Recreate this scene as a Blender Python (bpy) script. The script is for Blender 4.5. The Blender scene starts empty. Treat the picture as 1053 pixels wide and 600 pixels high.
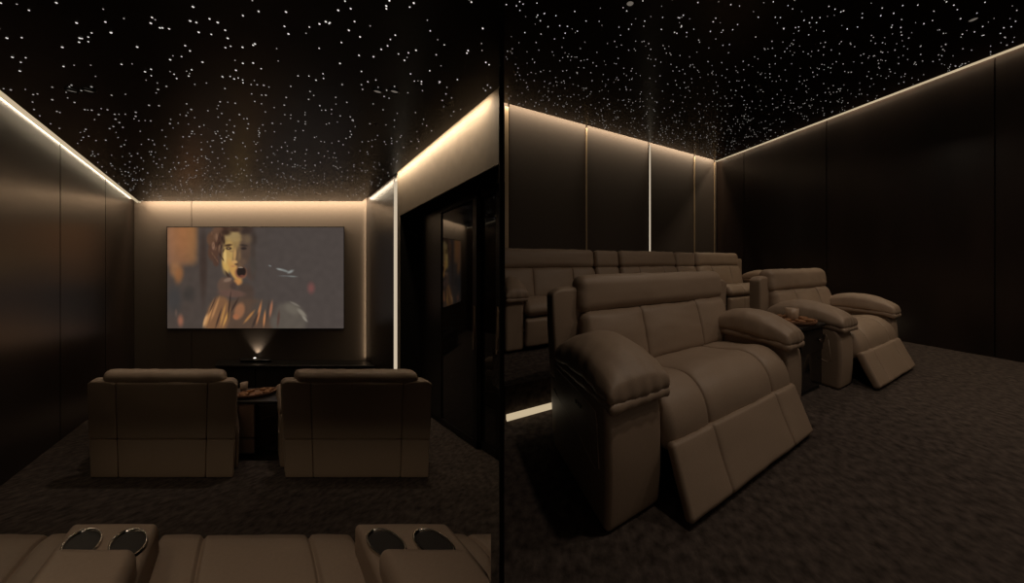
import bpy, bmesh, math, random
from mathutils import Vector, Matrix, noise
random.seed(7)
scene = bpy.context.scene
COL = scene.collection
F, PX, HY, CZ = 330.0, 600.0, 269.0, 0.95      # lens in pixels of the 1053x600 frame, camera height

# ------------------------------------------------------------------ camera / view
cam = bpy.data.cameras.new('camera')
camo = bpy.data.objects.new('camera', cam); COL.objects.link(camo)
camo.location = (0, 0, CZ); camo.rotation_euler = (math.pi/2, 0, 0)
cam.sensor_width = 36.0; cam.lens = F/1053*36
cam.shift_x = (526.5-PX)/1053; cam.shift_y = -(300-HY)/1053
cam.clip_start = 0.02; cam.clip_end = 60
scene.camera = camo
vs = scene.view_settings
vs.view_transform = 'Standard'; vs.look = 'None'; vs.gamma = 1; vs.exposure = 0; vs.use_curve_mapping = False
scene.cycles.use_denoising = True
scene.cycles.max_bounces = 6; scene.cycles.glossy_bounces = 3; scene.cycles.diffuse_bounces = 3
scene.cycles.sample_clamp_indirect = 2.0
world = bpy.data.worlds.new('world'); scene.world = world
world.use_nodes = True
world.node_tree.nodes['Background'].inputs[0].default_value = (1.0, 0.80, 0.62, 1)
world.node_tree.nodes['Background'].inputs[1].default_value = 0.055

# ------------------------------------------------------------------ materials
def srgb(r, g, b):
    f = lambda c: (c/255/12.92) if c/255 <= 0.04045 else ((c/255+0.055)/1.055)**2.4
    return (f(r), f(g), f(b), 1)

def mat(name, col, rough=0.5, spec=0.5, metal=0.0, noise_scale=0, var=0.0, bump=0.0, stretch=(1, 1, 1), bump_dist=0.002, detail=4, trans=0.0, coat=0.0, rough_var=0.0):
    m = bpy.data.materials.new(name); m.use_nodes = True
    nt = m.node_tree; b = nt.nodes['Principled BSDF']
    b.inputs['Base Color'].default_value = (*col[:3], 1); b.inputs['Roughness'].default_value = rough
    b.inputs['Specular IOR Level'].default_value = spec; b.inputs['Metallic'].default_value = metal
    b.inputs['Transmission Weight'].default_value = trans; b.inputs['Coat Weight'].default_value = coat
    if noise_scale:
        tc = nt.nodes.new('ShaderNodeTexCoord'); mp = nt.nodes.new('ShaderNodeMapping')
        mp.inputs['Scale'].default_value = stretch
        nz = nt.nodes.new('ShaderNodeTexNoise'); nz.inputs['Scale'].default_value = noise_scale; nz.inputs['Detail'].default_value = detail
        nt.links.new(tc.outputs['Object'], mp.inputs[0]); nt.links.new(mp.outputs[0], nz.inputs['Vector'])
        if var:
            rp = nt.nodes.new('ShaderNodeValToRGB')
            rp.color_ramp.elements[0].position = 0.3; rp.color_ramp.elements[1].position = 0.7
            rp.color_ramp.elements[0].color = (*[c*(1-var) for c in col[:3]], 1)
            rp.color_ramp.elements[1].color = (*[c*(1+var) for c in col[:3]], 1)
            nt.links.new(nz.outputs['Fac'], rp.inputs[0]); nt.links.new(rp.outputs[0], b.inputs['Base Color'])
        if rough_var:
            mr = nt.nodes.new('ShaderNodeMapRange')
            mr.inputs['To Min'].default_value = rough-rough_var; mr.inputs['To Max'].default_value = rough+rough_var
            nt.links.new(nz.outputs['Fac'], mr.inputs[0]); nt.links.new(mr.outputs[0], b.inputs['Roughness'])
        if bump:
            bp = nt.nodes.new('ShaderNodeBump'); bp.inputs['Strength'].default_value = bump; bp.inputs['Distance'].default_value = bump_dist
            nt.links.new(nz.outputs['Fac'], bp.inputs['Height']); nt.links.new(bp.outputs[0], b.inputs['Normal'])
    return m

def glow(name, col, strength, sampled=True):
    m = bpy.data.materials.new(name); m.use_nodes = True
    nt = m.node_tree; nt.nodes.clear()
    e = nt.nodes.new('ShaderNodeEmission'); o = nt.nodes.new('ShaderNodeOutputMaterial')
    e.inputs[0].default_value = (*col[:3], 1); e.inputs[1].default_value = strength
    nt.links.new(e.outputs[0], o.inputs[0])
    if not sampled: m.cycles.emission_sampling = 'NONE'
    return m

LEATHER = mat('taupe_leather', (0.30, 0.217, 0.155), 0.5, 0.35, noise_scale=140, bump=0.25, bump_dist=0.001, var=0.05)
PIPING = mat('leather_piping', (0.48, 0.36, 0.27), 0.45, 0.4, noise_scale=60, bump=0.2)  # paler than the same leather: caught light painted into the piping
PLINTH = mat('black_plinth', (0.012, 0.010, 0.009), 0.6, noise_scale=40, bump=0.1)
CARPET = mat('brown_carpet', (0.060, 0.046, 0.039), 0.95, 0.1, noise_scale=30, var=0.5, bump=0.8, bump_dist=0.010, stretch=(1, 0.8, 1), detail=12)
MATTE = mat('matte_black_paint', (0.008, 0.007, 0.006), 0.9, 0.05, noise_scale=30, var=0.2)
PANEL_DARK = mat('dark_gloss_veneer', (0.019, 0.0118, 0.009), 0.30, 0.5, noise_scale=3, var=0.35, stretch=(1, 1, 0.25), rough_var=0.03)
PANEL_FABRIC = mat('brown_wall_fabric', (0.050, 0.037, 0.029), 0.75, 0.25, noise_scale=180, var=0.12, bump=0.3)
SCREEN_WALL = mat('taupe_acoustic_fabric', (0.17, 0.132, 0.105), 0.85, 0.2, noise_scale=160, var=0.10, bump=0.3)
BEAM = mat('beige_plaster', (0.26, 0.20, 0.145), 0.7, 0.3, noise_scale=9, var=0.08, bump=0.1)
CEIL = mat('black_star_ceiling', (0.0100, 0.0066, 0.0060), 0.30, 0.5, noise_scale=5, rough_var=0.06)
BLACK = mat('black_lacquer', (0.006, 0.005, 0.0045), 0.3, 0.5, noise_scale=30, rough_var=0.05)
FRAME = mat('black_aluminium', (0.010, 0.009, 0.008), 0.35, 0.5, metal=0.3, noise_scale=60, rough_var=0.05)
GLASS = mat('tinted_glass', (0.012, 0.011, 0.010), 0.04, 0.6, noise_scale=2, rough_var=0.02)
CHROME = mat('dark_chrome', (0.55, 0.5, 0.45), 0.18, 0.5, metal=1.0, noise_scale=30, rough_var=0.05)
BRASS = mat('bronze_trim', (0.42, 0.31, 0.20), 0.35, 0.5, metal=0.5, noise_scale=20, rough_var=0.08)
WOOD = mat('walnut_tray', (0.26, 0.13, 0.07), 0.4, 0.5, noise_scale=14, var=0.4, stretch=(1, 6, 1))
PAD = mat('quilted_fabric', (0.36, 0.26, 0.20), 0.8, 0.3, noise_scale=220, var=0.2, bump=0.4)
SNACK = mat('brown_biscuit', (0.27, 0.13, 0.06), 0.7, 0.3, noise_scale=60, var=0.4, bump=0.5)
CUPM = mat('ceramic_cup', (0.36, 0.25, 0.17), 0.4, 0.5, noise_scale=30, var=0.1)
GREYLENS = mat('frosted_lens', (0.25, 0.22, 0.2), 0.4, 0.5, noise_scale=40, var=0.1)
LED = glow('warm_led', (1.0, 0.79, 0.50), 0.55)
LED_HOT = glow('warm_led_vertical', (1.0, 0.82, 0.60), 0.6)
STAR = glow('star_white', (1.0, 0.95, 0.88), 0.9, sampled=False)
STAR_DIM = glow('star_small', (1.0, 0.93, 0.85), 0.45, sampled=False)
LENS = glow('projector_light', (1.0, 0.9, 0.75), 2.5)
LAMP = glow('downlight_lens', (1.0, 0.85, 0.7), 0.13)  # faint glow stands in for light falling on the greyish lenses

# ------------------------------------------------------------------ object helpers
def link_mesh(name, verts, faces, m, parent=None, smooth=False, origin=None, bevel=0):
    me = bpy.data.meshes.new(name)
    org = Vector(origin) if origin is not None else Vector((0, 0, 0))
    if parent is not None: org = parent.matrix_world.translation if origin is None else org
    me.from_pydata([Vector(v)-org for v in verts], [], faces)
    bm = bmesh.new(); bm.from_mesh(me)
    bmesh.ops.recalc_face_normals(bm, faces=bm.faces); bm.to_mesh(me); bm.free()
    me.materials.append(m)
    if smooth:
        for p in me.polygons: p.use_smooth = True
    o = bpy.data.objects.new(name, me); COL.objects.link(o)
    if parent is not None:
        o.parent = parent
        o.location = org - parent.matrix_world.translation
    else:
        o.location = org
    if bevel:
        b = o.modifiers.new('bevel', 'BEVEL'); b.width = bevel; b.segments = 3; b.limit_method = 'ANGLE'
    bpy.context.view_layer.update()
    return o

def thing(name, label, cat, loc, group=None):
    o = bpy.data.objects.new(name, None); COL.objects.link(o); o.location = loc
    o.empty_display_size = 0.1
    tag(o, label, cat, group); bpy.context.view_layer.update(); return o
def tag(o, label, cat, group=None):
    o['label'] = label; o['category'] = cat
    if group: o['group'] = group
    return o
def struct(o):
    o['kind'] = 'structure'; return o

class MB:
    def __init__(s): s.v = []; s.f = []
    def add(s, v, f):
        n = len(s.v); s.v += [tuple(x) for x in v]; s.f += [[i+n for i in q] for q in f]; return s
    def box(s, M, a0, a1, b0, b1, c0, c1):
        v = [M(a, b, c) for c in (c0, c1) for b in (b0, b1) for a in (a0, a1)]
        return s.add(v, [[0, 1, 3, 2], [4, 5, 7, 6], [0, 1, 5, 4], [2, 3, 7, 6], [0, 2, 6, 4], [1, 3, 7, 5]])
    def poly(s, pts, z0, z1):          # prism over a plan polygon; z may be functions
        n = len(pts); lo = [(x, y, z0(x, y) if callable(z0) else z0) for x, y in pts]; hi = [(x, y, z1(x, y) if callable(z1) else z1) for x, y in pts]
        return s.add(lo+hi, [list(range(n)), list(range(n, 2*n))]+[[i, (i+1) % n, n+(i+1) % n, n+i] for i in range(n)])
    def tube(s, pts, r, n=6):
        pts = [Vector(p) for p in pts]; rings = []
        for i, p in enumerate(pts):
            d = (pts[min(i+1, len(pts)-1)]-pts[max(i-1, 0)]).normalized()
            up = Vector((0, 0, 1)) if abs(d.z) < 0.9 else Vector((1, 0, 0))
            x = d.cross(up).normalized(); y = d.cross(x)
            rings.append([p+x*r*math.cos(2*math.pi*k/n)+y*r*math.sin(2*math.pi*k/n) for k in range(n)])
        v = [q for ring in rings for q in ring]; f = []
        for i in range(len(rings)-1):
            for k in range(n):
                f.append([i*n+k, i*n+(k+1) % n, (i+1)*n+(k+1) % n, (i+1)*n+k])
        f.append(list(range(n))); f.append([len(v)-n+k for k in range(n)])
        return s.add(v, f)
    def lathe(s, c, prof, n=28, M=None):
        c = Vector(c); v = []; f = []; m = len(prof)
        for k in range(n):
            a = 2*math.pi*k/n
            for r, z in prof: 
                p = Vector((r*math.cos(a), r*math.sin(a), z)); v.append(c+(M @ p if M else p))
        for k in range(n):
            for j in range(m-1):
                f.append([k*m+j, ((k+1) % n)*m+j, ((k+1) % n)*m+j+1, k*m+j+1])
        return s.add(v, f)
    def build(s, name, m, parent=None, **k): return link_mesh(name, s.v, s.f, m, parent, **k)

def axis(h, r, n, extra=()):
    k = 4; e = [r*math.tan(math.radians(45*i/k)) for i in range(k+1)]
    lo = [-h+r-x for x in reversed(e)]; hi = [h-r+x for x in e]
    mid = [(-h+r)+(2*(h-r))*i/n for i in range(1, n)]
    c = lo+mid+hi+[x for x in extra if -h+r < x < h-r]
    c = sorted(c); out = [c[0]]
    for x in c[1:]:
        if x-out[-1] > 1e-4: out.append(x)
    return out

def rbox(h, r, n, fn, extra=((), (), ())):
    """closed rounded box of half sizes h, each point handed to fn(x, y, z, nx, ny, nz)"""
    r = min(r, *[q*0.999 for q in h])
    ax = [axis(h[i], r, n[i], extra[i]) for i in range(3)]
    idx = {}; vs_ = []; fs = []
    def vert(i, j, k):
        if (i, j, k) in idx: return idx[(i, j, k)]
        p = Vector((ax[0][i], ax[1][j], ax[2][k]))
        q = Vector([max(-(h[a]-r), min(h[a]-r, p[a])) for a in range(3)])
        d = p-q
        nn = d.normalized() if d.length > 1e-9 else Vector((0, 0, 1))
        p = q+nn*r
        idx[(i, j, k)] = len(vs_); vs_.append(fn(p.x, p.y, p.z, nn)); return idx[(i, j, k)]
    N = [len(a)-1 for a in ax]
    for (u, v, w) in ((0, 1, 2), (1, 2, 0), (2, 0, 1)):
        for side in (0, N[w]):
            for a in range(N[u]):
                for b in range(N[v]):
                    q = []
                    for (da, db) in ((0, 0), (1, 0), (1, 1), (0, 1)):
                        c = [0, 0, 0]; c[u] = a+da; c[v] = b+db; c[w] = side; q.append(vert(*c))
                    fs.append(q)
    return vs_, fs

def spline(pts, m=60):
    P = [Vector((p[0], p[1])) for p in pts]; P = [2*P[0]-P[1]]+P+[2*P[-1]-P[-2]]; out = []
    for i in range(1, len(P)-2):
        for k in range(m):
            t = k/m; a, b, c, d = P[i-1], P[i], P[i+1], P[i+2]
            out.append(0.5*((2*b)+(-a+c)*t+(2*a-5*b+4*c-d)*t*t+(-a+3*b-3*c+d)*t**3))
    out.append(P[-2]); L = [0]
    for i in range(1, len(out)): L.append(L[-1]+(out[i]-out[i-1]).length)
    def ev(y):
        y = max(0, min(L[-1]-1e-6, y)); lo, hi = 0, len(L)-1
        while hi-lo > 1:
            mid = (lo+hi)//2
            if L[mid] <= y: lo = mid
            else: hi = mid
        f = (y-L[lo])/max(1e-9, L[hi]-L[lo]); p = out[lo].lerp(out[hi], f)
        a = out[max(0, lo-4)]; b = out[min(len(out)-1, hi+4)]; d = (b-a).normalized()
        return p, Vector((d.y, -d.x))
    return ev, L[-1]

def cushion(M, s0, s1, path, thick, r, seams=(), puff=0.0, wr=0.003, pleat=0.0, seed=0, cross=(), both=False, sag=0.0, nx=22, ny=22, narrow=0.0):
    ev, L = spline(path); hx = (s1-s0)/2; c = (s0+s1)/2; hy = L/2; hz = thick/2; w = 0.007
    sx = [(f-0.5)*2*hx for f in seams]; sy = [(f-0.5)*L for f in cross]
    ex = [x+k*w for x in sx for k in (-2, -1, -0.5, 0, 0.5, 1, 2)]; ey = [y+k*w for y in sy for k in (-2, -1, -0.5, 0, 0.5, 1, 2)]
    bx = [-hx]+sorted(sx)+[hx]; by = [-hy]+sorted(sy)+[hy]
    def seg(x, b):
        for i in range(len(b)-1):
            if x <= b[i+1] or i == len(b)-2:
                return max(-1, min(1, (x-b[i])/(b[i+1]-b[i])*2-1))
    def fn(x, y, z, nn):
        face = max(0, z/hz) if not both else z/hz
        ux, uy = seg(x, bx), seg(y, by)
        dz = puff*max(0, 1-ux*ux)**0.6*max(0, 1-uy*uy)**0.6*face
        for q in sx: dz -= 0.009*math.exp(-((x-q)/w)**2)*face
        for q in sy: dz -= 0.009*math.exp(-((y-q)/w)**2)*face
        v = Vector((x*7+seed*3.1, y*7, z*7))
        d = wr*(noise.noise(v)+0.5*noise.noise(v*2.7))
        if pleat:
            e = min(1, max(0, 1-(hy-y)/0.22)); e2 = min(1, max(0, 1-(hx-abs(x))/0.10))
            d += pleat*(e*e*math.sin(x*95+2.2*noise.noise(v*0.6))+e2*e2*0.8*math.sin(y*70+2*noise.noise(v)))*(1 if z > -hz*0.6 else 0.3)
        if sag: dz -= sag*(1-(x/hx)**2)*face
        p, nr = ev(y+hy); o = z+dz+d*max(-1, min(1, nn.z*1.5))
        lat = x+d*nn.x; lat *= 1-narrow*max(0, 1-(hy-y)/0.20)**2-narrow*0.4*max(0, 1-(hy+y)/0.15)**2; p = p+Vector((nr.y, -nr.x))*(-d*nn.y)
        return M(c+lat, p.x+nr.x*o, p.y+nr.y*o)
    return rbox((hx, hy, hz), r, (nx, ny, 4), fn, (ex, ey, ()))

def part(name, M, parent, m=LEATHER, **k):
    v, f = cushion(M, **k); return link_mesh(name, v, f, m, parent, smooth=True)
def block(name, M, parent, s0, s1, t0, t1, z0, z1, r, m=LEATHER, fn=None, n=(6, 8, 8), wr=0.002, bulge=0.0):
    c = ((s0+s1)/2, (t0+t1)/2, (z0+z1)/2); h = ((s1-s0)/2, (t1-t0)/2, (z1-z0)/2)
    def g(x, y, z, nn):
        d = wr*noise.noise(Vector((x*6, y*6, z*6)))
        q = [(1-(x/h[0])**2), (1-(y/h[1])**2), (1-(z/h[2])**2)]
        b = bulge
        x2 = x+nn.x*(d+b*max(0, q[1])*max(0, q[2])); y2 = y+nn.y*(d+b*max(0, q[0])*max(0, q[2])); z2 = z+nn.z*(d+b*max(0, q[0])*max(0, q[1]))
        p = (c[0]+x2, c[1]+y2, c[2]+z2)
        if fn: p = fn(*p)
        return M(*p)
    v, f = rbox(h, r, n, g); return link_mesh(name, v, f, m, parent, smooth=True)

# ------------------------------------------------------------------ the two plans
def unit(vx): 
    d = Vector((vx-PX, F)); return d.normalized()
RV, RU = unit(1115), unit(466)                 # directions of the rear wall and of the side wall
def R(a, b, z): return (RV.x*a+RU.x*b, RV.y*a+RU.y*b, z)
KX, KZ = (260-PX)/F, -(301-HY)/F               # the screening room: slant of its side walls, rake of its floor
def L(p, Y, h): return (p+KX*Y, Y, CZ+h+KZ*Y)
def lpix(x, Y): return (x-260)*Y/F
A_W, B_W, H_R = 5.034, 4.088, 2.94
P_L, P_R, P_D, Y_B, H_C, H_F = -1.848, 1.773, 2.04, 5.0, 1.38, -1.42

# ---- structure: right-hand room
def rpoly(bmax, amax, b0=-1.6):
    return [R(amax, b0, 0)[:2], R(amax, bmax, 0)[:2], R(0.0, bmax, 0)[:2], R(0.22, 3.25, 0)[:2], (-0.655, 2.6), (-0.052, 0.2), (0.0, -1.2)]
struct(MB().poly(rpoly(B_W+0.05, A_W+0.02), -0.12, 0.0).build('floor_right', CARPET))
struct(MB().poly(rpoly(B_W-0.10, A_W-0.125), H_R, H_R+0.04).build('ceiling_right', CEIL))
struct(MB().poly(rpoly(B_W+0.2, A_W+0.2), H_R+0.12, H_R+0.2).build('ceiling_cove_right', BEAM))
riser = [R(A_W, 1.907, 0)[:2], R(A_W, B_W, 0)[:2], R(0, B_W, 0)[:2], R(0.22, 3.25, 0)[:2], (-0.655, 2.6), R(0.293, 1.907, 0)[:2]]
struct(MB().poly(riser, 0.003, 0.197).build('floor_riser_right', CARPET))
def at_rear(x):      # a on the rear wall seen at pixel column x
    k = (x-PX)/F; return B_W*(k*RU.y-RU.x)/(RV.x-k*RV.y)
def at_side(x):
    k = (x-PX)/F; return A_W*(RV.x-k*RV.y)/(k*RU.y-RU.x)
mb = MB(); cuts = [0.0, at_rear(523), at_rear(603), at_rear(667), at_rear(714), at_rear(734.5), A_W]
for i in range(len(cuts)-1):
    mb.box(R, cuts[i]+0.012, cuts[i+1]-0.012, B_W, B_W+0.05, 0.197, H_R+0.12)
mb.box(R, -0.05, A_W+0.1, B_W+0.04, B_W+0.15, -0.1, H_R+0.2)
struct(mb.build('wall_rear', PANEL_FABRIC))
mb = MB(); cuts = [-1.6, at_side(1023), at_side(850), at_side(765), B_W]
for i in range(len(cuts)-1):
    mb.box(R, A_W, A_W+0.05, cuts[i]+0.006, cuts[i+1]-0.006, 0.0, H_R+0.12)
mb.box(R, A_W+0.02, A_W+0.12, -1.6, B_W+0.1, -0.1, H_R+0.2)
struct(mb.build('wall_side', PANEL_DARK))
for i, (x, w, mm) in enumerate(((521, 0.05, BRASS), (603, 0.020, BRASS), (714, 0.020, BRASS), (734.5, 0.014, BRASS))):
    a = at_rear(x); o = MB().box(R, a-w/2, a+w/2, B_W-0.015, B_W+0.03, 0.2, H_R).build('trim_%d' % (i+1), mm); struct(o)
a = at_rear(668)
led = MB().box(R, a-0.010, a+0.010, B_W-0.018, B_W+0.03, 0.2, H_R-0.005).build('led_strip', LED_HOT)
tag(led, 'slim vertical strip of warm light between brown fabric wall panels behind the sofa row', 'light strip')

# ---- structure: screening room
def lpoly(right, y0, y1):
    pts = [(L(P_L, y0, 0)[0], y0), (L(P_L, y1, 0)[0], y1), (L(right, y1, 0)[0], y1)]
    ye = (right)/( -0.262-KX)
    if y1 < ye: pts[-1] = (-0.262*y1, y1)
    else: pts.append((L(right, ye, 0)[0], ye))
    return pts+[(-0.03, 0.1), (-0.05, y0)]
zf = lambda h: (lambda x, y: CZ+h+KZ*y)
struct(MB().poly(lpoly(P_D+0.11, -0.9, Y_B), zf(H_F-0.1), zf(H_F)).build('floor_left', CARPET))
struct(MB().poly(lpoly(P_D, -0.85, 2.0), zf(H_F+0.003), zf(-1.224)).build('floor_riser_left', CARPET))
# ceiling: stops short of the walls to leave the light cove
g = 0.06
ye = (P_R-0.12)/(-0.262-KX)
cp = [(L(P_L+0.125, -0.9, 0)[0], -0.9), (L(P_L+0.125, Y_B-0.15, 0)[0], Y_B-0.15), (L(P_R-0.12, Y_B-0.15, 0)[0], Y_B-0.15), (L(P_R-0.12, ye, 0)[0], ye), (-0.03, 0.1), (-0.05, -0.9)]
struct(MB().poly(cp, zf(H_C), zf(H_C+0.04)).build('ceiling_left', CEIL))
cp = [(L(P_L-0.1, -0.9, 0)[0], -0.9), (L(P_L-0.1, Y_B+0.1, 0)[0], Y_B+0.1), (L(P_R+0.1, Y_B+0.1, 0)[0], Y_B+0.1), (L(P_R+0.1, (P_R+0.1)/(-0.262-KX), 0)[0], (P_R+0.1)/(-0.262-KX)), (-0.03, 0.1), (-0.05, -0.9)]
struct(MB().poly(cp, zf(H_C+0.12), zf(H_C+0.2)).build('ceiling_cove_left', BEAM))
struct(MB().box(L, P_L, lpix(197, Y_B)-0.004, Y_B, Y_B+0.05, H_F, H_C+0.12).box(L, lpix(197, Y_B)+0.004, P_R, Y_B, Y_B+0.05, H_F, H_C+0.12)
       .box(L, P_L-0.1, P_R+0.3, Y_B+0.03, Y_B+0.12, H_F, H_C+0.2).build('wall_screen', SCREEN_WALL))
yl = lambda x: P_L*F/(x-260)
mb = MB(); cuts = [-0.9, 1.6, yl(62), yl(108.5), Y_B]
for i in range(len(cuts)-1):
    mb.box(L, P_L-0.05, P_L, cuts[i]+0.006, cuts[i+1]-0.006, H_F, H_C+0.12)
mb.box(L, P_L-0.12, P_L-0.02, -0.9, Y_B+0.1, H_F-0.1, H_C+0.2)
struct(mb.build('wall_left', PANEL_DARK))
# right-hand side: beam over the doors, narrow wall panel by the corner, jamb
YJ = 3.875
yb0, yb1 = P_R/(-0.264-KX), (P_D+0.12)/(-0.264-KX)
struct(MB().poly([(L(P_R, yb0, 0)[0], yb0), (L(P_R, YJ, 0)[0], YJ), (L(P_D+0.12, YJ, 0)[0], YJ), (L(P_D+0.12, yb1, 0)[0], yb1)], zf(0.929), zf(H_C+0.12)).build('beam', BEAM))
struct(MB().box(L, P_R, P_D+0.12, 4.04, Y_B, H_F, H_C+0.12).build('wall_right', PANEL_DARK))
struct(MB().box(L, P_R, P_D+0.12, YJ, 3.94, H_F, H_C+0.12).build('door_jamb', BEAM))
struct(MB().box(L, P_R+0.004, P_D+0.12, YJ-0.012, YJ-0.001, H_F, 0.927).build('door_reveal', MATTE))
struct(MB().poly([(L(P_R+0.012, yb0+0.02, 0)[0], yb0+0.02), (L(P_R+0.012, YJ-0.013, 0)[0], YJ-0.013), (L(P_D+0.11, YJ-0.013, 0)[0], YJ-0.013), (L(P_D+0.11, yb1+0.02, 0)[0], yb1+0.02)], zf(0.921), zf(0.9285)).build('door_soffit', MATTE))
struct(MB().box(L, P_R+0.008, P_D, 3.945, 4.035, H_F, H_C+0.1).build('trim_5', BLACK))
vled = MB().box(L, P_R-0.003, P_R+0.02, 3.95, 4.03, H_F+0.005, H_C).build('led_strip', LED_HOT)
tag(vled, 'tall vertical strip of cream light beside the sliding glass doors', 'light strip')
struct(MB().box(L, P_D+0.07, P_D+0.12, 2.82, YJ, H_F, 0.95).build('light_block_doors', BLACK))  # unseen backing added to stop light leaking between the rooms
def door(name, Y0, Y1, pp, glass0):
    e = bpy.data.objects.new(name, None); COL.objects.link(e); e.location = L(pp, Y0, H_F); struct(e); bpy.context.view_layer.update()
    s = 0.05
    MB().box(L, pp-0.02, pp+0.02, Y0, Y0+s, H_F+0.01, 0.92).box(L, pp-0.02, pp+0.02, Y1-glass0, Y1, H_F+0.01, 0.92)\
        .box(L, pp-0.02, pp+0.02, Y0, Y1, 0.86, 0.92).box(L, pp-0.02, pp+0.02, Y0, Y1, H_F+0.01, H_F+0.07).build('door_frame', FRAME, e)
    MB().box(L, pp-0.004, pp+0.004, Y0+s, Y1-glass0, H_F+0.07, 0.86).build('glass_pane', GLASS, e)
    MB().box(L, pp-0.035, pp-0.02, Y0+0.015, Y0+0.03, H_F+0.9, H_F+1.3).build('door_handle', CHROME, e)
    return e
door('door_1', 2.90, YJ-0.01, P_D, 0.42)
door('door_2', 2.68, 2.98, P_D+0.045, 0.05)
# thin dark wall between the two rooms
def W(x, Y, z): return ((x-PX)/F*Y, Y, z)
mb = MB(); mb.poly([(-0.2606*0.62, 0.62), (-0.2606*0.62+0.0085, 0.62), (-0.25*2.64, 2.64), (-0.25*2.64-0.035, 2.64)], -1.0, 3.14)
struct(mb.build('wall_partition', MATTE))

# ---- cove lighting: lamps hidden above the edge of each ceiling, slim profiles under it
def cove_lamp(p0, p1, power, width=0.03, aim=None, col=(1.0, 0.81, 0.57)):
    p0, p1 = Vector(p0), Vector(p1); x = (p1-p0); n = x.length; x.normalize()
    z = -(Vector(aim) if aim else Vector((0, 0, -1))); z = (z-x*z.dot(x)).normalized(); y = z.cross(x)
    li = bpy.data.lights.new('cove_lamp', 'AREA'); li.shape = 'RECTANGLE'; li.size = n; li.size_y = width
    li.energy = power*n; li.color = col
    o = bpy.data.objects.new('cove_lamp', li); COL.objects.link(o)
    mw = Matrix((x, y, z)).transposed().to_4x4(); mw.translation = (p0+p1)/2; o.matrix_world = mw
    return o
def cove(Mf, e0, e1, power, profile=True, label=None):
    """e0, e1: the wall's top edge as (plan coords, inward offset sign) callables of the offset"""
    cove_lamp(e0(0.014, 0.06), e1(0.014, 0.06), power, 0.02)
    if profile:
        q = MB()
        for o0, o1, m in ((0.066, 0.082, LED), (0.098, 0.124, LED)):
            v = [e(o, dz) for dz in (0.0, 0.02) for e, o in ((e0, o0), (e1, o0), (e1, o1), (e0, o1))]
            q.add(v, [[0, 1, 2, 3], [4, 5, 6, 7], [0, 1, 5, 4], [1, 2, 6, 5], [2, 3, 7, 6], [3, 0, 4, 7]])
        o = q.build('led_strip', LED); tag(o, label, 'light strip')
# screening room
cove(L, lambda o, z: L(P_L+o, -0.6, H_C+z), lambda o, z: L(P_L+o, Y_B-0.06, H_C+z), 1.0, True, 'slim ceiling strip of warm light along the dark glossy wall left of the film')
cove_lamp(L(P_L+0.06, Y_B-0.12, H_C+0.075), L(P_R-0.06, Y_B-0.12, H_C+0.075), 9, aim=(0, 0.3, -1))
cove_lamp(L(P_R-0.095, 2.35, H_C+0.075), L(P_R-0.095, 3.9, H_C+0.075), 5.0, aim=(0.6, 0, -1))
cove_lamp(L(P_R-0.095, 3.93, H_C+0.075), L(P_R-0.095, Y_B-0.06, H_C+0.075), 1.6, aim=(0.3, 0, -1))
cove_lamp(L(P_R-0.03, Y_B-0.02, H_F+0.4), L(P_R-0.03, Y_B-0.02, H_C-0.05), 0.4, 0.02, aim=(-1, 0.15, 0))
# right-hand room
cove(R, lambda o, z: R(A_W-o, -1.5, H_R+z), lambda o, z: R(A_W-o, B_W-0.06, H_R+z), 4.8, True, 'slim ceiling strip of warm light along the dark wall beside the armchairs')
cove_lamp(R(0.1, B_W-0.08, H_R+0.075), R(A_W-0.06, B_W-0.08, H_R+0.075), 8.5, aim=tuple(RU*0.45)+(-1,))
# riser edge lights
o = MB().box(R, 0.30, A_W-0.02, 1.875, 1.905, 0.001, 0.03).build('led_strip', LED)
tag(o, 'low strip of warm light on the carpet along the foot of the sofa platform', 'light strip')
cove_lamp(R(0.3, 1.87, 0.05), R(A_W-0.05, 1.87, 0.05), 0.12, 0.02, aim=tuple(-RU)+(-0.1,))
cove_lamp(L(P_L+0.1, 2.03, -1.26), L(1.4, 2.03, -1.26), 0.16, 0.03, aim=(KX*0.0, 1, -1.6))

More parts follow.
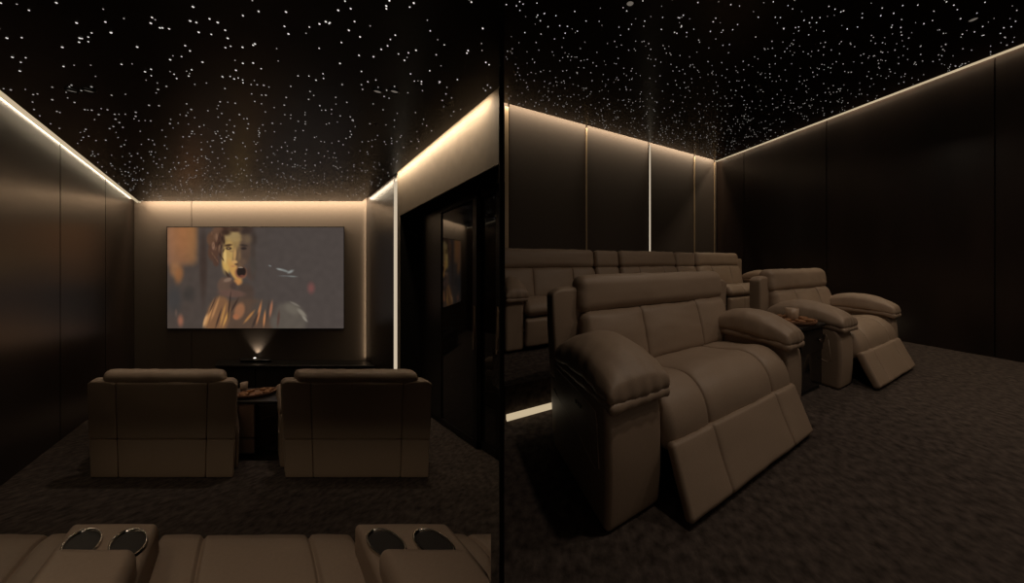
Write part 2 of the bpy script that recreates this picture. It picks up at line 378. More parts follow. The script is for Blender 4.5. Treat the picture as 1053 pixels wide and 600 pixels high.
# ------------------------------------------------------------------ film picture on the screen
def film_picture():
    NX, NY = 240, 136
    X0, X1, Y0, Y1 = lpix(172, 4.965), lpix(353.5, 4.965), (301-338)*4.965/F, (301-234)*4.965/F
    def lerp(a, b, t): return [a[i]+(b[i]-a[i])*t for i in range(3)]
    layers = []
    def ell(cx, cy, rx, ry, col, soft=0.4, rot=0.0, op=1.0): layers.append((cx, cy, rx, ry, col, soft, math.cos(rot), math.sin(rot), op))
    # coordinates: 0..905 across, 0..520 down
    for gx in range(0, 6):
        for gy in range(0, 7): ell(12+gx*24, 8+gy*28-gx*1.5, 40, 44, (160-2*gy-abs(gx-3)*3, 105-gy, 68-gx+4*(gx < 2)), 0.9, 0, 0.6-0.05*max(0, gy-3))
    ell(40, 215, 44, 60, (150, 104, 68), 0.8, 0, 0.8)
    ell(60, 245, 34, 70, (140, 92, 56), 0.8, 0.2, 0.8); ell(185, 200, 30, 280, (62, 50, 44), 0.8)
    ell(35, 370, 60, 110, (62, 58, 56), 0.8); ell(110, 345, 50, 60, (60, 54, 50), 0.8)
    ell(68, 480, 24, 48, (140, 92, 72), 0.9); ell(45, 440, 10, 30, (90, 74, 66), 0.9)
    ell(738, 312, 30, 46, (112, 72, 68), 0.9)
    # hair behind the head
    for (x, y, a, b, c) in ((250, 80, 50, 80, (72, 50, 40)), (235, 130, 36, 56, (82, 58, 46)), (300, 20, 70, 40, (66, 47, 38)), (225, 60, 30, 46, (92, 66, 50)), (260, 20, 40, 34, (96, 70, 54)),
                            (250, 175, 22, 34, (78, 56, 46)), (390, 10, 70, 50, (62, 50, 44)), (236, 95, 10, 26, (128, 96, 76)), (252, 50, 9, 26, (120, 90, 70)), (268, 110, 8, 30, (110, 82, 64))): ell(x, y, a, b, c, 0.5)
    # head
    ell(350, 105, 82, 128, (96, 76, 58), 0.25); ell(330, 70, 60, 70, (138, 112, 72), 0.5); ell(335, 45, 60, 34, (148, 124, 84), 0.6)
    ell(310, 150, 36, 110, (176, 142, 84), 0.5, 0.12); ell(345, 225, 30, 86, (186, 140, 78), 0.5, -0.5); ell(405, 120, 46, 110, (80, 64, 54), 0.7)
    ell(300, 200, 20, 50, (190, 152, 84), 0.7, -0.4); ell(296, 150, 12, 60, (206, 172, 108), 0.8)
    ell(312, 92, 30, 10, (70, 50, 36), 0.7, -0.15); ell(394, 92, 30, 9, (56, 46, 40), 0.7, 0.12)
    ell(315, 108, 22, 11, (54, 40, 32), 0.6); ell(314, 107, 8, 5, (150, 120, 90), 0.8); ell(393, 108, 20, 10, (46, 38, 34), 0.6)
    ell(346, 140, 12, 50, (176, 136, 84), 0.7, 0.08); ell(345, 178, 22, 14, (190, 146, 90), 0.7); ell(356, 190, 16, 6, (84, 60, 44), 0.7)
    ell(338, 200, 18, 8, (172, 122, 78), 0.7)
    ell(378, 232, 38, 40, (128, 84, 62), 0.4); ell(380, 228, 29, 32, (38, 30, 27), 0.35); ell(376, 206, 18, 5, (150, 128, 108), 0.6); ell(384, 250, 20, 8, (104, 62, 50), 0.7)
    ell(362, 282, 30, 22, (178, 124, 72), 0.6, 0.3); ell(430, 230, 30, 60, (78, 60, 52), 0.7)
    ell(440, 200, 30, 110, (70, 62, 56), 0.8); ell(320, 262, 9, 60, (62, 46, 38), 0.6, -0.55)
    for (x, y, a, b, c) in ((300, 25, 40, 26, (60, 43, 34)), (345, 12, 46, 18, (64, 47, 38)), (400, 22, 40, 30, (58, 46, 40)), (285, 60, 16, 40, (66, 47, 37)), (440, 60, 30, 60, (62, 52, 46)), (272, 140, 10, 44, (74, 53, 42)), (440, 130, 22, 60, (68, 58, 52))): ell(x, y, a, b, c, 0.8)
    for k in range(16): ell(228+(k*37) % 70, 30+(k*53) % 150, 5, 18, ((104, 76, 58), (50, 36, 30))[k % 2], 0.9, 0.5*math.sin(k*2.1))
    ell(370, 150, 14, 60, (112, 88, 64), 0.9); ell(385, 175, 30, 22, (92, 72, 58), 0.9); ell(330, 122, 22, 8, (146, 116, 76), 0.8); ell(410, 60, 40, 40, (98, 80, 62), 0.9); ell(352, 62, 44, 20, (150, 124, 82), 0.9)
    # neck, scarf, cloak
    ell(400, 340, 60, 70, (74, 60, 52), 0.5); ell(300, 300, 52, 54, (92, 72, 60), 0.35); ell(310, 270, 30, 14, (124, 100, 84), 0.6, -0.3); ell(340, 300, 26, 30, (70, 56, 50), 0.7)
    ell(400, 500, 210, 150, (84, 66, 54), 0.2); ell(620, 480, 110, 110, (88, 80, 72), 0.3); ell(260, 460, 70, 130, (120, 86, 60), 0.3, 0.25); ell(500, 420, 90, 70, (74, 66, 60), 0.7)
    ell(640, 420, 60, 40, (100, 92, 82), 0.7, 0.5); ell(330, 340, 90, 26, (96, 72, 62), 0.5, 0.08)
    ell(370, 430, 34, 56, (140, 96, 68), 0.5, 0.3); ell(352, 460, 22, 20, (150, 96, 66), 0.6)
    for (x, y, a, b, c, r) in ((215, 450, 10, 100, (176, 126, 80), 0.3), (245, 420, 9, 90, (164, 118, 78), 0.35), (285, 450, 9, 80, (168, 122, 70), 0.25), (300, 470, 8, 60, (186, 136, 74), 0.35), (318, 400, 6, 100, (54, 42, 36), 0.12),
                              (262, 470, 7, 80, (64, 48, 40), 0.3), (232, 400, 6, 70, (72, 54, 44), 0.4), (420, 460, 9, 60, (160, 112, 66), 0.7), (470, 440, 10, 84, (170, 112, 72), 0.22), (498, 470, 8, 60, (176, 118, 76), 0.1),
                              (532, 420, 10, 60, (150, 100, 76), 0.15), (450, 480, 9, 60, (60, 48, 42), 0.4), (515, 430, 6, 80, (66, 54, 48), 0.15), (570, 470, 10, 60, (82, 62, 54), 0.1), (345, 400, 7, 60, (58, 44, 38), 0.5), (195, 480, 12, 50, (196, 148, 100), 0.3),
                              (690, 440, 16, 44, (122, 114, 102), -0.8), (655, 395, 8, 40, (112, 104, 94), -1.1), (705, 470, 10, 30, (130, 122, 110), -0.7)): ell(x, y, a, b, c, 0.7, r)
    # pale grey wing of a bird
    ell(600, 222, 44, 9, (122, 124, 120), 0.8, 0.32); ell(575, 216, 24, 7, (140, 142, 138), 0.8, 0.25); ell(632, 228, 26, 10, (132, 134, 130), 0.8, -0.45); ell(640, 252, 40, 6, (112, 114, 110), 0.9, 0.05); ell(527, 198, 12, 5, (118, 120, 118), 0.8, 0.3); ell(600, 250, 46, 4, (98, 98, 96), 0.9)
    cols = []; vv = []
    for j in range(NY+1):
        for i in range(NX+1):
            x = i/NX*905; y = j/NY*520
            c = lerp((72, 62, 56), (74, 66, 62), min(1, x/600))
            n = 0.5+0.5*noise.noise(Vector((x*0.03, y*0.03, 0)))
            for cx, cy, rx, ry, col, soft, ca, sa, op in layers:
                dx, dy = x-cx, y-cy
                if abs(dx) > rx+ry and abs(dy) > rx+ry: continue
                u = (dx*ca+dy*sa)/rx; v = (-dx*sa+dy*ca)/ry; d = math.sqrt(u*u+v*v)
                if d < 1:
                    t = min(1, (1-d)/soft); t = t*t*(3-2*t)*op
                    c = lerp(c, col, t)
            c = [q*(0.96+0.08*n) for q in c]
            cols.append(srgb(*c)); vv.append((X0+(X1-X0)*i/NX, Y1+(Y0-Y1)*j/NY))
    scr = MB().box(L, X0-0.012, X1+0.012, 4.972, Y_B-0.002, Y0-0.012, Y1+0.012).build('projection_screen', FRAME, origin=L((X0+X1)/2, 4.985, Y0))
    tag(scr, 'wide projection screen showing a shouting curly-haired person wrapped in a scarf', 'screen')
    fs = [[j*(NX+1)+i, j*(NX+1)+i+1, (j+1)*(NX+1)+i+1, (j+1)*(NX+1)+i] for j in range(NY) for i in range(NX)]
    me = bpy.data.meshes.new('film_picture'); org = Vector(scr.location)
    front = [Vector(L(p, 4.970, h))-org for p, h in vv]
    n0 = len(front)
    me.from_pydata(front, [], fs); at = me.color_attributes.new('picture', 'FLOAT_COLOR', 'POINT')
    for k, c in enumerate(cols): at.data[k].color = c
    m = glow('film_light', (1, 1, 1), 1.0); nt = m.node_tree
    vc = nt.nodes.new('ShaderNodeVertexColor'); vc.layer_name = 'picture'
    em = [n for n in nt.nodes if n.type == 'EMISSION'][0]; nt.links.new(vc.outputs[0], em.inputs[0])
    me.materials.append(m); o = bpy.data.objects.new('film_picture', me); COL.objects.link(o); o.parent = scr
    o['label'] = 'glowing film still of a shouting person in a scarf'
film_picture()

# ------------------------------------------------------------------ recliners
def recliner(name, label, M, org, W=1.644, A=0.28, group=None, controls=True, seams=(0.25, 0.78)):
    e = thing(name, label, 'armchair', org, group)
    T0 = 0.60
    seat_lo, seat_hi = A+0.004, W-A-0.004
    # side bodies
    for k, (s0, s1) in enumerate(((0.0, A), (W-A, W))):
        def fn(s, t, z, s0=s0, s1=s1):
            f = max(0, 1-t/0.25)
            out = (s1-s)/(s1-s0) if s0 == 0 else (s-s0)/(s1-s0)
            s2 = s+(0.012 if s0 == 0 else -0.05)*max(0, out)*max(0, (z-0.30)/0.165)**2
            return s2, t-0.012*math.sin(math.pi*min(1, z/0.45))*f+0.05*f*max(0, (z-0.36)/0.1)**2+(0.0 if s0 == 0 else 0.03)*f*max(0, out-0.6)/0.4, z
        b = block('arm_body', M, e, s0, s1, 0.0, T0, 0.001, 0.465, 0.026, fn=fn, n=(6, 14, 14), wr=0.003, bulge=0.004)
        sx = s0-0.001 if k == 0 else s1+0.001; o = -1 if k == 0 else 1
        inn = lambda z: -o*(0.012 if k == 0 else 0.05)*max(0, (z-0.30)/0.165)**2
        pts = [(sx+inn(0.36), 0.07, 0.36), (sx, 0.06, 0.30), (sx, 0.05, 0.21), (sx, 0.08, 0.19), (sx, 0.2, 0.225), (sx, 0.36, 0.265), (sx, 0.58, 0.30)]
        MB().tube([M(*p) for p in pts], 0.004).build('piping', PIPING, b, smooth=True)
        MB().tube([M(sx+inn(0.36), 0.07, 0.36), M(sx+inn(0.395), 0.09, 0.395), M(sx+inn(0.41), 0.3, 0.41), M(sx+inn(0.415), 0.57, 0.415)], 0.003).build('piping', PIPING, b, smooth=True)
        if k == 0 and controls:
            q = MB().box(M, sx+0.002, sx+0.03, 0.20, 0.30, 0.345, 0.372).build('control_plate', CHROME, b, bevel=0.003)
            for t in (0.225, 0.25, 0.275):
                MB().box(M, sx-0.003, sx+0.006, t-0.007, t+0.007, 0.351, 0.366).build('control_button', PLINTH, b, bevel=0.002)
        s_a, s_b = (s0-0.012, s1+0.045) if k == 0 else (s0-0.045, s1-0.045)
        p = part('arm_pad', M, e, s0=s_a, s1=s_b, path=[(0.57, 0.475), (0.42, 0.497), (0.22, 0.502), (0.07, 0.49), (-0.030, 0.470)], thick=0.055, r=0.027, puff=0.095, wr=0.006, pleat=0.0024, seed=k+3, nx=26, ny=40, narrow=(0.07, 0.16)[k])
        pl = part('arm_pad_lip', M, p, s0=s_a+0.004, s1=s_b-0.004, path=[(0.55, 0.452), (0.3, 0.46), (0.08, 0.458), (-0.032, 0.438)], thick=0.04, r=0.019, wr=0.003, pleat=0.0018, seed=k+5, nx=20, ny=30, narrow=(0.07, 0.16)[k])
    # seat, footrest
    part('seat', M, e, s0=seat_lo, s1=seat_hi, path=[(0.52, 0.295), (0.32, 0.315), (0.15, 0.345), (0.08, 0.335), (0.042, 0.285), (0.03, 0.19)], thick=0.15, r=0.05, seams=seams, puff=0.016, wr=0.005, seed=1, nx=26, ny=30)
    part('footrest', M, e, s0=seat_lo+0.005, s1=seat_hi-0.005, path=[(-0.035, 0.25), (-0.085, 0.14), (-0.150, 0.018)], thick=0.05, r=0.02, seams=seams, puff=0.008, wr=0.003, seed=9)
    block('base', M, e, 0.05, W-0.05, 0.06, T0, 0.004, 0.17, 0.02, m=PLINTH)
    # back
    i0, i1 = 0.092*W, W-0.075*W
    part('backrest', M, e, s0=i0+0.01, s1=i1-0.01, path=[(0.645, 0.665), (0.592, 0.52), (0.535, 0.33)], thick=0.17, r=0.06, seams=(0.33, 0.73), puff=0.022, wr=0.007, seed=4, nx=26, ny=20)
    part('headrest', M, e, s0=i0, s1=i1, path=[(0.660, 0.872), (0.645, 0.76), (0.632, 0.655)], thick=0.15, r=0.06, puff=0.022, wr=0.005, seed=6, nx=30, ny=16)
    # outer shell seen from behind: two wings and a middle panel, each split by a seam
    def taper(s, t, z): return W/2+(s-W/2)*(1-0.055*max(0, 1-z/0.79)), t, z
    wl = 0.195*W
    for (s0, s1, top) in ((0.0, wl, 0.80), (wl, W-wl, 0.785), (W-wl, W, 0.80)):
        d = 0.0008
        def top_curve(s, t, z, s0=s0, s1=s1, top=top):
            if z > 0.6 and top > 0.79:
                u = (s-s0)/(s1-s0); u = u if s0 == 0 else 1-u
                z = z-(0.02*max(0, u-0.55)/0.45+0.03*max(0, 1-u*5)**2)*(z-0.6)/0.2
            return taper(s, t, z)
        b = block('back_panel', M, e, s0+d, s1-d, T0+0.02, T0+0.135, 0.3195, top, 0.014, fn=top_curve, n=(14, 4, 14), wr=0.004, bulge=0.010)
        block('back_skirt', M, b, s0+d, s1-d, T0+0.02, T0+0.133, 0.001, 0.318, 0.012, fn=taper, n=(14, 4, 10), wr=0.003, bulge=0.006)
    return e

def frame_map(org, ls, lt, zs=1.0, tlift=0.0):
    org = Vector(org)
    def M(s, t, z): return org+Vector(ls)*s+Vector(lt)*t+Vector((0, 0, z*zs))
    return M
# near and far armchair in the right-hand room
V1, U1 = unit(1065), unit(460)
o2 = V1*0.513+U1*0.874; org = Vector((o2.x, o2.y, 0))
recliner('recliner_armchair', 'large taupe leather recliner armchair, nearest of the two with raised footrests', frame_map(org, (*V1, 0), (*U1, 0)), org)
o2 = RV*2.665+RU*0.985; org = Vector((o2.x, o2.y, 0))
recliner('recliner_armchair', 'taupe leather recliner armchair beyond the tray table, by the dark glossy wall', frame_map(org, (RV.x*0.857, RV.y*0.857, 0), (RU.x*1.06, RU.y*1.06, 0)), org, controls=False)
# two armchairs seen from behind in the screening room
TB = 0.735
def back_chair(x0, y_floor, label, first=None):
    Y = -H_F*F/(y_floor-301); o = Vector(L(lpix(x0, Y), Y, H_F))
    if first is None:
        M = frame_map(o+Vector((KX, 1, KZ))*TB, (0.704, 0, 0), (-KX, -1, -KZ), 0.925)
        return recliner('recliner_armchair', label, M, o, controls=False)
    r = first.copy(); COL.objects.link(r); r.location = o; r['label'] = label
    for ch in first.children:
        c = ch.copy(); COL.objects.link(c); c.parent = r
        for gch in ch.children:
            d = gch.copy(); COL.objects.link(d); d.parent = c
    return r
rc = back_chair(88.5, 492, 'taupe leather recliner seen from behind, left of the small table facing the film')
back_chair(289.5, 492, 'taupe leather recliner seen from behind, right of the small table facing the film', rc)

# ------------------------------------------------------------------ sofa row on the platform (right-hand room)
def sofa_seat(e, M, s0, s1, seams, hb):
    g = 0.005
    part('seat', M, e, s0=s0+g, s1=s1-g, path=[(0.52, 0.315), (0.32, 0.335), (0.12, 0.36), (0.04, 0.345), (0.012, 0.29)], thick=0.14, r=0.05, seams=seams, puff=0.016, wr=0.005, seed=int(s0*10))
    part('footrest', M, e, s0=s0+g, s1=s1-g, path=[(-0.005, 0.275), (0.0, 0.16), (0.01, 0.04)], thick=0.07, r=0.025, seams=seams, puff=0.012, wr=0.003, seed=int(s0*7))
    part('backrest', M, e, s0=hb+g, s1=s1-g, path=[(0.66, 0.675), (0.607, 0.53), (0.55, 0.34)], thick=0.17, r=0.06, seams=seams, puff=0.022, wr=0.006, seed=int(s0*5))
    part('headrest', M, e, s0=hb+g, s1=s1-g, path=[(0.687, 0.885), (0.670, 0.775), (0.655, 0.67)], thick=0.17, r=0.06, puff=0.016, wr=0.005, seed=int(s0*3))
def sofa_console(e, M, s0, s1, cups=None, top=0.50, back=True, lid=None, ct=0.125):
    g = 0.004; m = (s0+s1)/2; w = s1-s0; hb = s0
    b = block('console', M, e, s0+g, s1-g, -0.02 if lid else 0.02, 0.56, 0.02, top, 0.02, wr=0.002)
    block('console_lid', M, b, lid[0] if lid else s0+0.045, lid[1] if lid else s1-0.02, ct+0.065 if lid else 0.20, 0.58, top-0.03, top+0.055, 0.03, wr=0.003, bulge=0.006, n=(8, 10, 4))
    if True:
        for c in (cups or (m-w*0.23, m+w*0.23)):
            n = 28; rx = 0.047 if cups else w*0.17; ry = 0.050
            v = []; f = []
            prof = [(1.0, 0.004), (0.99, 0.010), (0.93, 0.013), (0.86, 0.010), (0.84, 0.002), (0.82, 0.0045), (0.0, 0.0045)]
            for k in range(n):
                a = 2*math.pi*k/n
                for q, z in prof: v.append(M(c+rx*1.12*q*math.cos(a), ct+ry*1.12*q*math.sin(a), top-0.003+z))
            mm = len(prof)
            ringf = [[k*mm+j, ((k+1) % n)*mm+j, ((k+1) % n)*mm+j+1, k*mm+j+1] for k in range(n) for j in range(4)]
            link_mesh('cup_holder', v, ringf, CHROME, b, smooth=True)
            v2 = [M(c+rx*0.97*math.cos(2*math.pi*k/n), ct+ry*0.97*math.sin(2*math.pi*k/n), top+0.0025) for k in range(n)]
            v3 = [M(c+rx*0.9*math.cos(2*math.pi*k/n), ct+ry*0.9*math.sin(2*math.pi*k/n), top-0.002) for k in range(n)]
            link_mesh('cup_well', v2+v3, [list(range(n)), list(range(n, 2*n))]+[[k, (k+1) % n, n+(k+1) % n, n+k] for k in range(n)], PLINTH, b)
    if back:
        part('backrest', M, e, s0=hb+g, s1=s1-g, path=[(0.665, 0.675), (0.612, 0.53), (0.56, 0.44)], thick=0.16, r=0.05, puff=0.01, wr=0.004, seed=2, nx=10)
        part('headrest', M, e, s0=s0+g, s1=s1-g, path=[(0.692, 0.878), (0.675, 0.775), (0.66, 0.67)], thick=0.16, r=0.05, puff=0.01, wr=0.004, seed=8, nx=10)
def sofa_arm(e, M, s0, s1, inner):
    block('arm_body', M, e, s0, s1, 0.0, 0.60, 0.015, 0.465, 0.03, n=(6, 10, 10), wr=0.003)
    a, b = (s0-0.0, s1+0.035) if inner > 0 else (s0-0.035, s1+0.02)
    p = part('arm_pad', M, e, s0=a, s1=b, path=[(0.57, 0.475), (0.42, 0.497), (0.22, 0.502), (0.07, 0.49), (-0.045, 0.468)], thick=0.055, r=0.027, puff=0.085, wr=0.005, pleat=0.0022, seed=3, nx=16, ny=24)
    part('arm_pad_lip', M, p, s0=a+0.004, s1=b-0.004, path=[(0.55, 0.452), (0.3, 0.46), (0.08, 0.458), (-0.04, 0.435)], thick=0.04, r=0.019, wr=0.003, pleat=0.0018, seed=5, nx=14, ny=20)
org = Vector(R(0.39, 2.55, 0.197)); Mo = frame_map(Vector(R(0, 2.55, 0.197)), (*RV, 0), (*RU, 0))
e = thing('recliner_sofa', 'long taupe leather three-seat recliner sofa on the raised carpeted platform along the fabric wall', 'sofa', org)
for s0, s1 in ((0.555, 1.567), (1.935, 2.956), (3.376, 4.467)): sofa_seat(e, Mo, s0, s1, (0.30, 0.72), 0.425 if s0 < 1 else s0)
for s0, s1 in ((1.567, 1.935), (2.956, 3.376)): sofa_console(e, Mo, s0, s1)
sofa_arm(e, Mo, 0.39, 0.555, 1); sofa_arm(e, Mo, 4.467, 4.77, -1)
block('back_shell', Mo, e, 0.45, 4.72, 0.70, 0.78, 0.02, 0.80, 0.03, n=(20, 3, 8))

# ------------------------------------------------------------------ sofa row in the foreground of the screening room
YS = 1.065
def Ms(s, t, z):
    Y = YS-t
    return Vector(L(min(s, 0.742*Y) if Y > 0.02 else min(s, 0.015), Y, -1.224+z))
e = thing('recliner_sofa', 'taupe leather recliner sofa with cup holder consoles along the bottom of the screening room', 'sofa', Ms(0, 0.4, 0))
for s0, s1 in ((-1.15, -0.556), (-0.281, 0.304), (0.60, 1.15)): 
    g = -0.026
    part('seat', Ms, e, s0=s0+g, s1=s1-g, path=[(0.62, 0.335), (0.40, 0.345), (0.20, 0.36), (0.06, 0.365), (0.018, 0.33), (0.014, 0.26)], thick=0.14, r=0.018, seams=(0.23, 0.77), cross=(0.52,), puff=0.005, wr=0.004, seed=int(s0*10), nx=26, ny=30)
    part('footrest', Ms, e, s0=s0+g, s1=s1-g, path=[(0.0, 0.27), (0.0, 0.16), (0.01, 0.04)], thick=0.06, r=0.025, puff=0.008, seed=int(s0*7), nx=14, ny=10)
    if s0 < 0.5:
        part('backrest', Ms, e, s0=s0+g, s1=s1-g, path=[(0.98, 0.68), (0.92, 0.52), (0.86, 0.36)], thick=0.15, r=0.05, puff=0.015, seed=int(s0*5), nx=16, ny=12)
        part('headrest', Ms, e, s0=s0+g, s1=s1-g, path=[(1.02, 0.86), (1.0, 0.77), (0.985, 0.68)], thick=0.15, r=0.05, puff=0.012, seed=int(s0*3), nx=16, ny=10)
for s0, s1, cups, lid in ((-0.556, -0.281, (-0.4745, -0.346), (-0.51, -0.292)), (0.304, 0.60, (0.3695, 0.502), (0.318, 0.555))):
    sofa_console(e, lambda s, t, z: Ms(s, t+0.10, z), s0, s1, cups=cups, top=0.522, back=False, lid=lid, ct=0.074)
block('arm_body', Ms, e, -1.42, -1.155, 0.0, 0.9, 0.015, 0.55, 0.05)

# ------------------------------------------------------------------ small tables with snack trays
def snack_table(label, M, org, w, dp, h, pads, kx):
    e = thing('side_table', label, 'table', org)
    block('table_top', M, e, -0.01, w+0.01, -0.01, dp+0.01, h-0.025, h, 0.008, m=BLACK, n=(4, 4, 2), wr=0)
    sp = w*0.46 if pads else 0.0
    block('cabinet', M, e, sp, w, 0.02, dp-0.02, 0.03, h-0.027, 0.006, m=GLASS, n=(3, 3, 3), wr=0)
    block('plinth', M, e, 0.02, w-0.02, 0.03, dp-0.03, 0.0, 0.03, 0.004, m=PLINTH, n=(3, 3, 2), wr=0)
    if pads:
        for z0, z1 in ((0.032, 0.165), (0.170, h-0.028)):
            block('padded_panel', M, e, 0.003, sp-0.004, -0.005, dp-0.03, z0, z1, 0.018, m=PAD, n=(8, 6, 8), wr=0.002, bulge=0.006)
    else:
        d = block('drawer', M, e, 0.012, w-0.012, 0.008, 0.022, h-0.20, h-0.04, 0.004, m=BLACK, n=(3, 2, 3), wr=0)
        block('knob', M, d, w*0.75, w*0.75+0.025, -0.008, 0.008, h-0.13, h-0.108, 0.007, m=CHROME, n=(2, 2, 2), wr=0)
    return e
def tray_set(c, r, where, seed, rake=0.0):
    rake_m = Matrix(((1, 0, 0), (0, 1, 0), (0, rake, 1)))
    rnd = random.Random(seed); c = Vector(c)
    e = MB().lathe(c, [(0.001, 0.0), (r*0.92, 0.0), (r*1.0, 0.014), (r*1.0, 0.026), (r*0.95, 0.026), (r*0.91, 0.012), (0.001, 0.010)], 36, rake_m).build('snack_tray', WOOD, origin=c, smooth=False)
    tag(e, 'round walnut snack tray on the %s' % where, 'tray')
    n = 7
    for k in range(n):
        a = 2*math.pi*k/n+rnd.random()*0.4; q = r*(0.58+0.1*rnd.random()); p = c+Vector((q*math.cos(a), q*math.sin(a), 0.013+rake*q*math.sin(a)))
        s = r*0.24; zt = s*(0.45+0.25*rnd.random())
        v, f = rbox((s*0.8, s*0.62, zt*0.5), zt*0.42, (5, 5, 2), lambda x, y, z, nn: p+Vector((x*math.cos(a)-y*math.sin(a), x*math.sin(a)+y*math.cos(a), z+zt*0.5))*1.0+Vector((0, 0, 0.004*noise.noise(Vector((x*90, y*90, k))))))
        o = link_mesh('biscuit', v, f, SNACK, None, smooth=True, origin=p)
        tag(o, 'brown biscuit lying on the round tray on the %s' % where, 'biscuit', 'biscuits on the tray on the %s' % where)
def cup(c, r, h, where):
    c = Vector(c)
    e = MB().lathe(c, [(0.001, 0.0), (r*0.82, 0.0), (r*0.9, 0.006), (r, h), (r*0.92, h), (r*0.8, 0.01), (0.001, 0.01)], 28).build('cup', CUPM, origin=c, smooth=True)
    tag(e, 'pale beige cup on the %s' % where, 'cup')
# between the chairs facing the film
Yt = 2.76; x0 = lpix(243.6, 2.82); wt = lpix(284.5, 2.82)-x0
Mt = lambda s, t, z: Vector(L(x0+s, Yt+t, H_F+z))
w1 = 'table between the chairs facing the film'
ht = 0.487
snack_table('narrow dark side table with padded fabric panels between the chairs facing the film', Mt, Mt(0, 0, 0), wt, 0.36, ht, True, 0)
zt = lambda p, Y: Vector(L(p, Y, H_F+ht))
tray_set(zt(lpix(264, 2.93), 2.93)+Vector((0, 0, 0.003)), 0.135, w1, 3, KZ)
cup(zt(lpix(251, 3.06), 3.06)+Vector((0, 0, 0.004)), 0.028, 0.07, w1)
# between the two armchairs in the right-hand room
w2 = 'low table between the raised recliners'
Mt2 = lambda s, t, z: Vector(R(2.245+s, 1.06+t, z))
snack_table('low black table with drawer between the two recliners with raised footrests', Mt2, Mt2(0, 0, 0), 0.36, 0.36, 0.495, False, 0)
tray_set(Vector(R(2.39, 1.20, 0.496)), 0.155, w2, 5)
cup(Vector(R(2.43, 1.22, 0.508)), 0.045, 0.085, w2)

# ------------------------------------------------------------------ media cabinet and projector under the screen
Yc = 4.62
c0, c1 = lpix(222, Yc), lpix(380, Yc)
Mc = lambda s, t, z: Vector(L(c0+s, Yc+t, H_F+z))
wc = P_R-0.02-c0; hc = 1.42-(376.0-301)*Yc/F
e = thing('media_cabinet', 'long low black media cabinet against the wall under the screen', 'cabinet', Mc(wc/2, 0, 0))
block('cabinet_top', Mc, e, -0.01, wc, -0.01, 0.36, hc-0.025, hc, 0.006, m=BLACK, n=(3, 3, 2), wr=0)
block('body', Mc, e, 0.0, wc-0.01, 0.02, 0.36, 0.04, hc-0.026, 0.006, m=BLACK, n=(3, 3, 3), wr=0)
block('plinth', Mc, e, 0.03, wc-0.04, 0.04, 0.34, 0.0, 0.04, 0.004, m=PLINTH, n=(3, 3, 2), wr=0)
for k in range(4):
    w = (wc-0.03)/4
    d = block('door', Mc, e, 0.006+k*w, 0.006+(k+1)*w-0.008, 0.0, 0.018, 0.06, hc-0.035, 0.004, m=BLACK, n=(3, 2, 3), wr=0)
Yp = 4.795
p0, p1 = lpix(247, Yp), lpix(279, Yp)
Mp = lambda s, t, z: Vector(L(p0+s, Yp+t, H_F+hc+z))
wp = p1-p0
e = thing('projector', 'slim black projector throwing a fan of light up the wall', 'projector', Mp(wp/2, 0.08, 0))
block('housing', Mp, e, 0, wp, 0, 0.17, 0.010, 0.040, 0.010, m=BLACK, n=(5, 4, 3), wr=0)
for s in (0.03, wp-0.05):
    block('foot', Mp, e, s, s+0.02, 0.02, 0.15, 0.0, 0.01, 0.003, m=PLINTH, n=(2, 2, 2), wr=0)
cl = Mp(lpix(262, Yp)-p0, 0.145, 0.036)
v, f = rbox((0.016, 0.013, 0.012), 0.011, (4, 4, 2), lambda x, y, z, nn: cl+Vector((x, y, z)))
link_mesh('lens', v, f, LENS, e, smooth=True)
sp = bpy.data.lights.new('projector_beam', 'SPOT'); sp.energy = 3.2; sp.spot_size = math.radians(88); sp.spot_blend = 0.9; sp.color = (1, 0.86, 0.68); sp.shadow_soft_size = 0.008
so = bpy.data.objects.new('projector_beam', sp); COL.objects.link(so); so.location = cl+Vector((-0.012, 0.012, 0.014))
so.rotation_euler = Vector((0.0, 0.06, 1)).to_track_quat('-Z', 'Y').to_euler()

# ------------------------------------------------------------------ downlights and added fill lamps
def downlight(c, nrm, label, n=2, dx=(0.11, 0, 0), r=0.04, group=None):
    for k in range(n):
        p = Vector(c)+Vector(dx)*(k-(n-1)/2)
        e = MB().lathe(p, [(r, 0.0), (r, -0.006), (r*0.8, -0.010), (r*0.72, -0.004), (r*0.72, 0.0)], 24).build('ceiling_downlight', FRAME, origin=p, smooth=True)
        MB().lathe(p, [(r*0.72, -0.003), (0.0005, -0.0045)], 24).build('downlight_lens', LAMP, e)
        lab = label if n == 1 else label % ('left' if k == 0 else 'right')
        tag(e, lab, 'downlight', group)
def lamp(c, power, size=0.12, spread=150, col=(1.0, 0.83, 0.66)):  # added fill light, not tied to any modelled downlight
    li = bpy.data.lights.new('fill_lamp', 'AREA'); li.shape = 'DISK'; li.size = size; li.energy = power; li.color = col; li.spread = math.radians(spread)
    o = bpy.data.objects.new('fill_lamp', li); COL.objects.link(o); o.location = c; return o
for x, y, nm in ((82.5, 93, 'left-hand'), (397, 93.5, 'right-hand')):
    Y = (H_C-0.002)*F/(301-y)
    downlight(L(lpix(x, Y), Y, H_C-0.002), None, 'small dim ceiling downlight, the %s one of the '+nm+' pair above the screening chairs', 2, (0.115, 0, 0), 0.03)
for a, b, lab in ((1.283, 1.917, 'small round ceiling downlight above the nearest raised recliner'), (4.02, 0.50, 'small round ceiling downlight near the lit edge of the dark side wall')):
    downlight(R(a, b, H_R-0.001), None, lab, 1, (0, 0, 0), 0.035)
for a, b, pw in ((1.283, 0.35, 5.2), (2.7, 0.0, 6), (4.02, -0.4, 5.5), (2.65, 1.9, 3.5)):  # unseen lamps added to light the armchairs from above and in front
    lamp(R(a, b, H_R-0.03), pw)
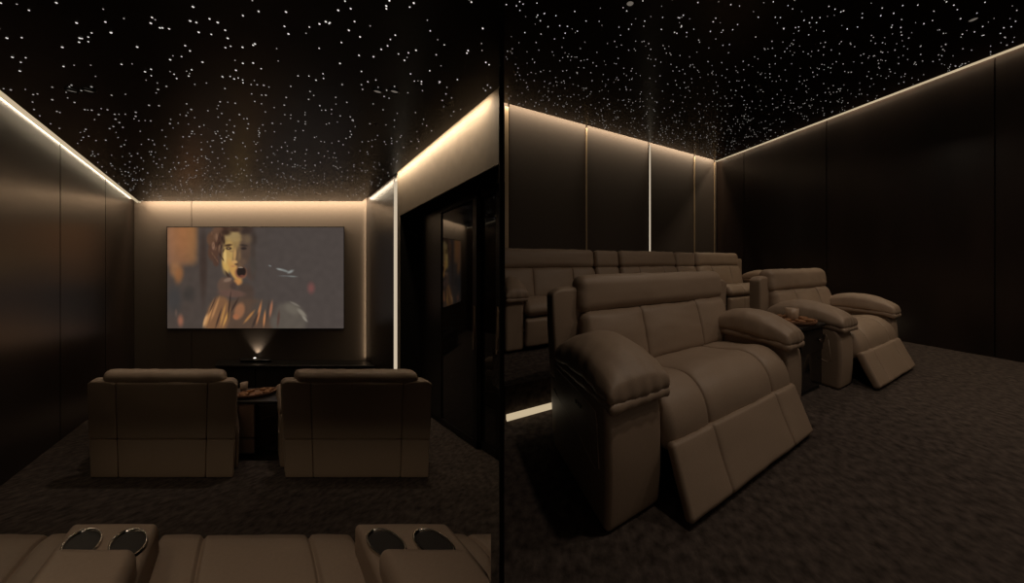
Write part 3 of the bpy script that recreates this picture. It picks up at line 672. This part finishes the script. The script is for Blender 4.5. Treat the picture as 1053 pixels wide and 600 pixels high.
for p, Y, pw in ((-0.6, 2.95, 1.5), (0.65, 2.95, 1.5), (-0.35, 0.5, 1.6)):  # added to brighten the chairs, carpet and foreground sofa
    lamp(L(p, Y, H_C-0.03), pw, spread=85)

# ------------------------------------------------------------------ fibre-optic stars
def star_field(side, n, samp, surf, keep, group, label, mass_label, seed, r_near, r_far):
    rnd = random.Random(seed); pts = []; beyond = []
    while len(pts) < n:
        u, v = samp(rnd)
        p = Vector(surf(u, v)); 
        if p.y < 0.3: continue
        x = PX+F*p.x/p.y; y = HY-F*(p.z-CZ)/p.y
        if (side == 'l' and x > 512) or (side == 'r' and x < 520): continue
        if y < 0 or not 0 < x < 1053:
            beyond.append((p.y, p, rnd.random())); continue
        pts.append((p.y, p, rnd.random()))
    pts.sort(key=lambda q: q[0])
    def dome(r, m=8):
        v = [(0, 0, -r*0.8)]+[(r*0.8*math.cos(2*math.pi*k/m), r*0.8*math.sin(2*math.pi*k/m), -r*0.5) for k in range(m)]+[(r*math.cos(2*math.pi*k/m), r*math.sin(2*math.pi*k/m), 0.001) for k in range(m)]
        f = [[0, 1+k, 1+(k+1) % m] for k in range(m)]+[[1+k, 1+m+k, 1+m+(k+1) % m, 1+(k+1) % m] for k in range(m)]+[[1+m+k for k in range(m)]]
        return v, f
    protos = []
    for k in range(4):
        v, f = dome(r_near*(0.75+0.17*k)); me = bpy.data.meshes.new('star_spotlight'); me.from_pydata(v, [], f); me.materials.append(STAR if k > 0 else STAR_DIM); protos.append(me)
    for y, p, q in pts[:keep]:
        o = bpy.data.objects.new('star_spotlight', protos[min(3, int(q*4))]); COL.objects.link(o); o.location = p
        tag(o, label, 'star light', group)
    mb = MB()
    for y, p, q in pts[keep:]+beyond:
        v, f = dome(r_far*(0.65+0.6*q), 6); mb.add([p+Vector(x) for x in v], f)
    o = mb.build('star_lights', STAR_DIM); o['kind'] = 'stuff'; tag(o, mass_label, 'star lights')
star_field('l', 900, lambda r: (r.uniform(P_L+0.15, P_R-0.15), r.uniform(0.4, 4.85)), lambda p, Y: L(p, Y, H_C-0.001), 150, 'star lights in the ceiling over the chairs facing the film',
           'tiny round star light glowing in the dark ceiling over the chairs facing the film', 'dense far sprinkle of pinprick star lights in the ceiling close to the screen wall', 11, 0.0034, 0.0040)
star_field('r', 1200, lambda r: (r.uniform(0.0, A_W-0.16), r.uniform(-0.8, B_W-0.14)), lambda a, b: R(a, b, H_R-0.001), 150, 'star lights in the ceiling over the raised recliners',
           'tiny round star light glowing in the dark ceiling over the raised recliners', 'dense far sprinkle of pinprick star lights in the ceiling above the sofa row', 12, 0.0032, 0.0040)
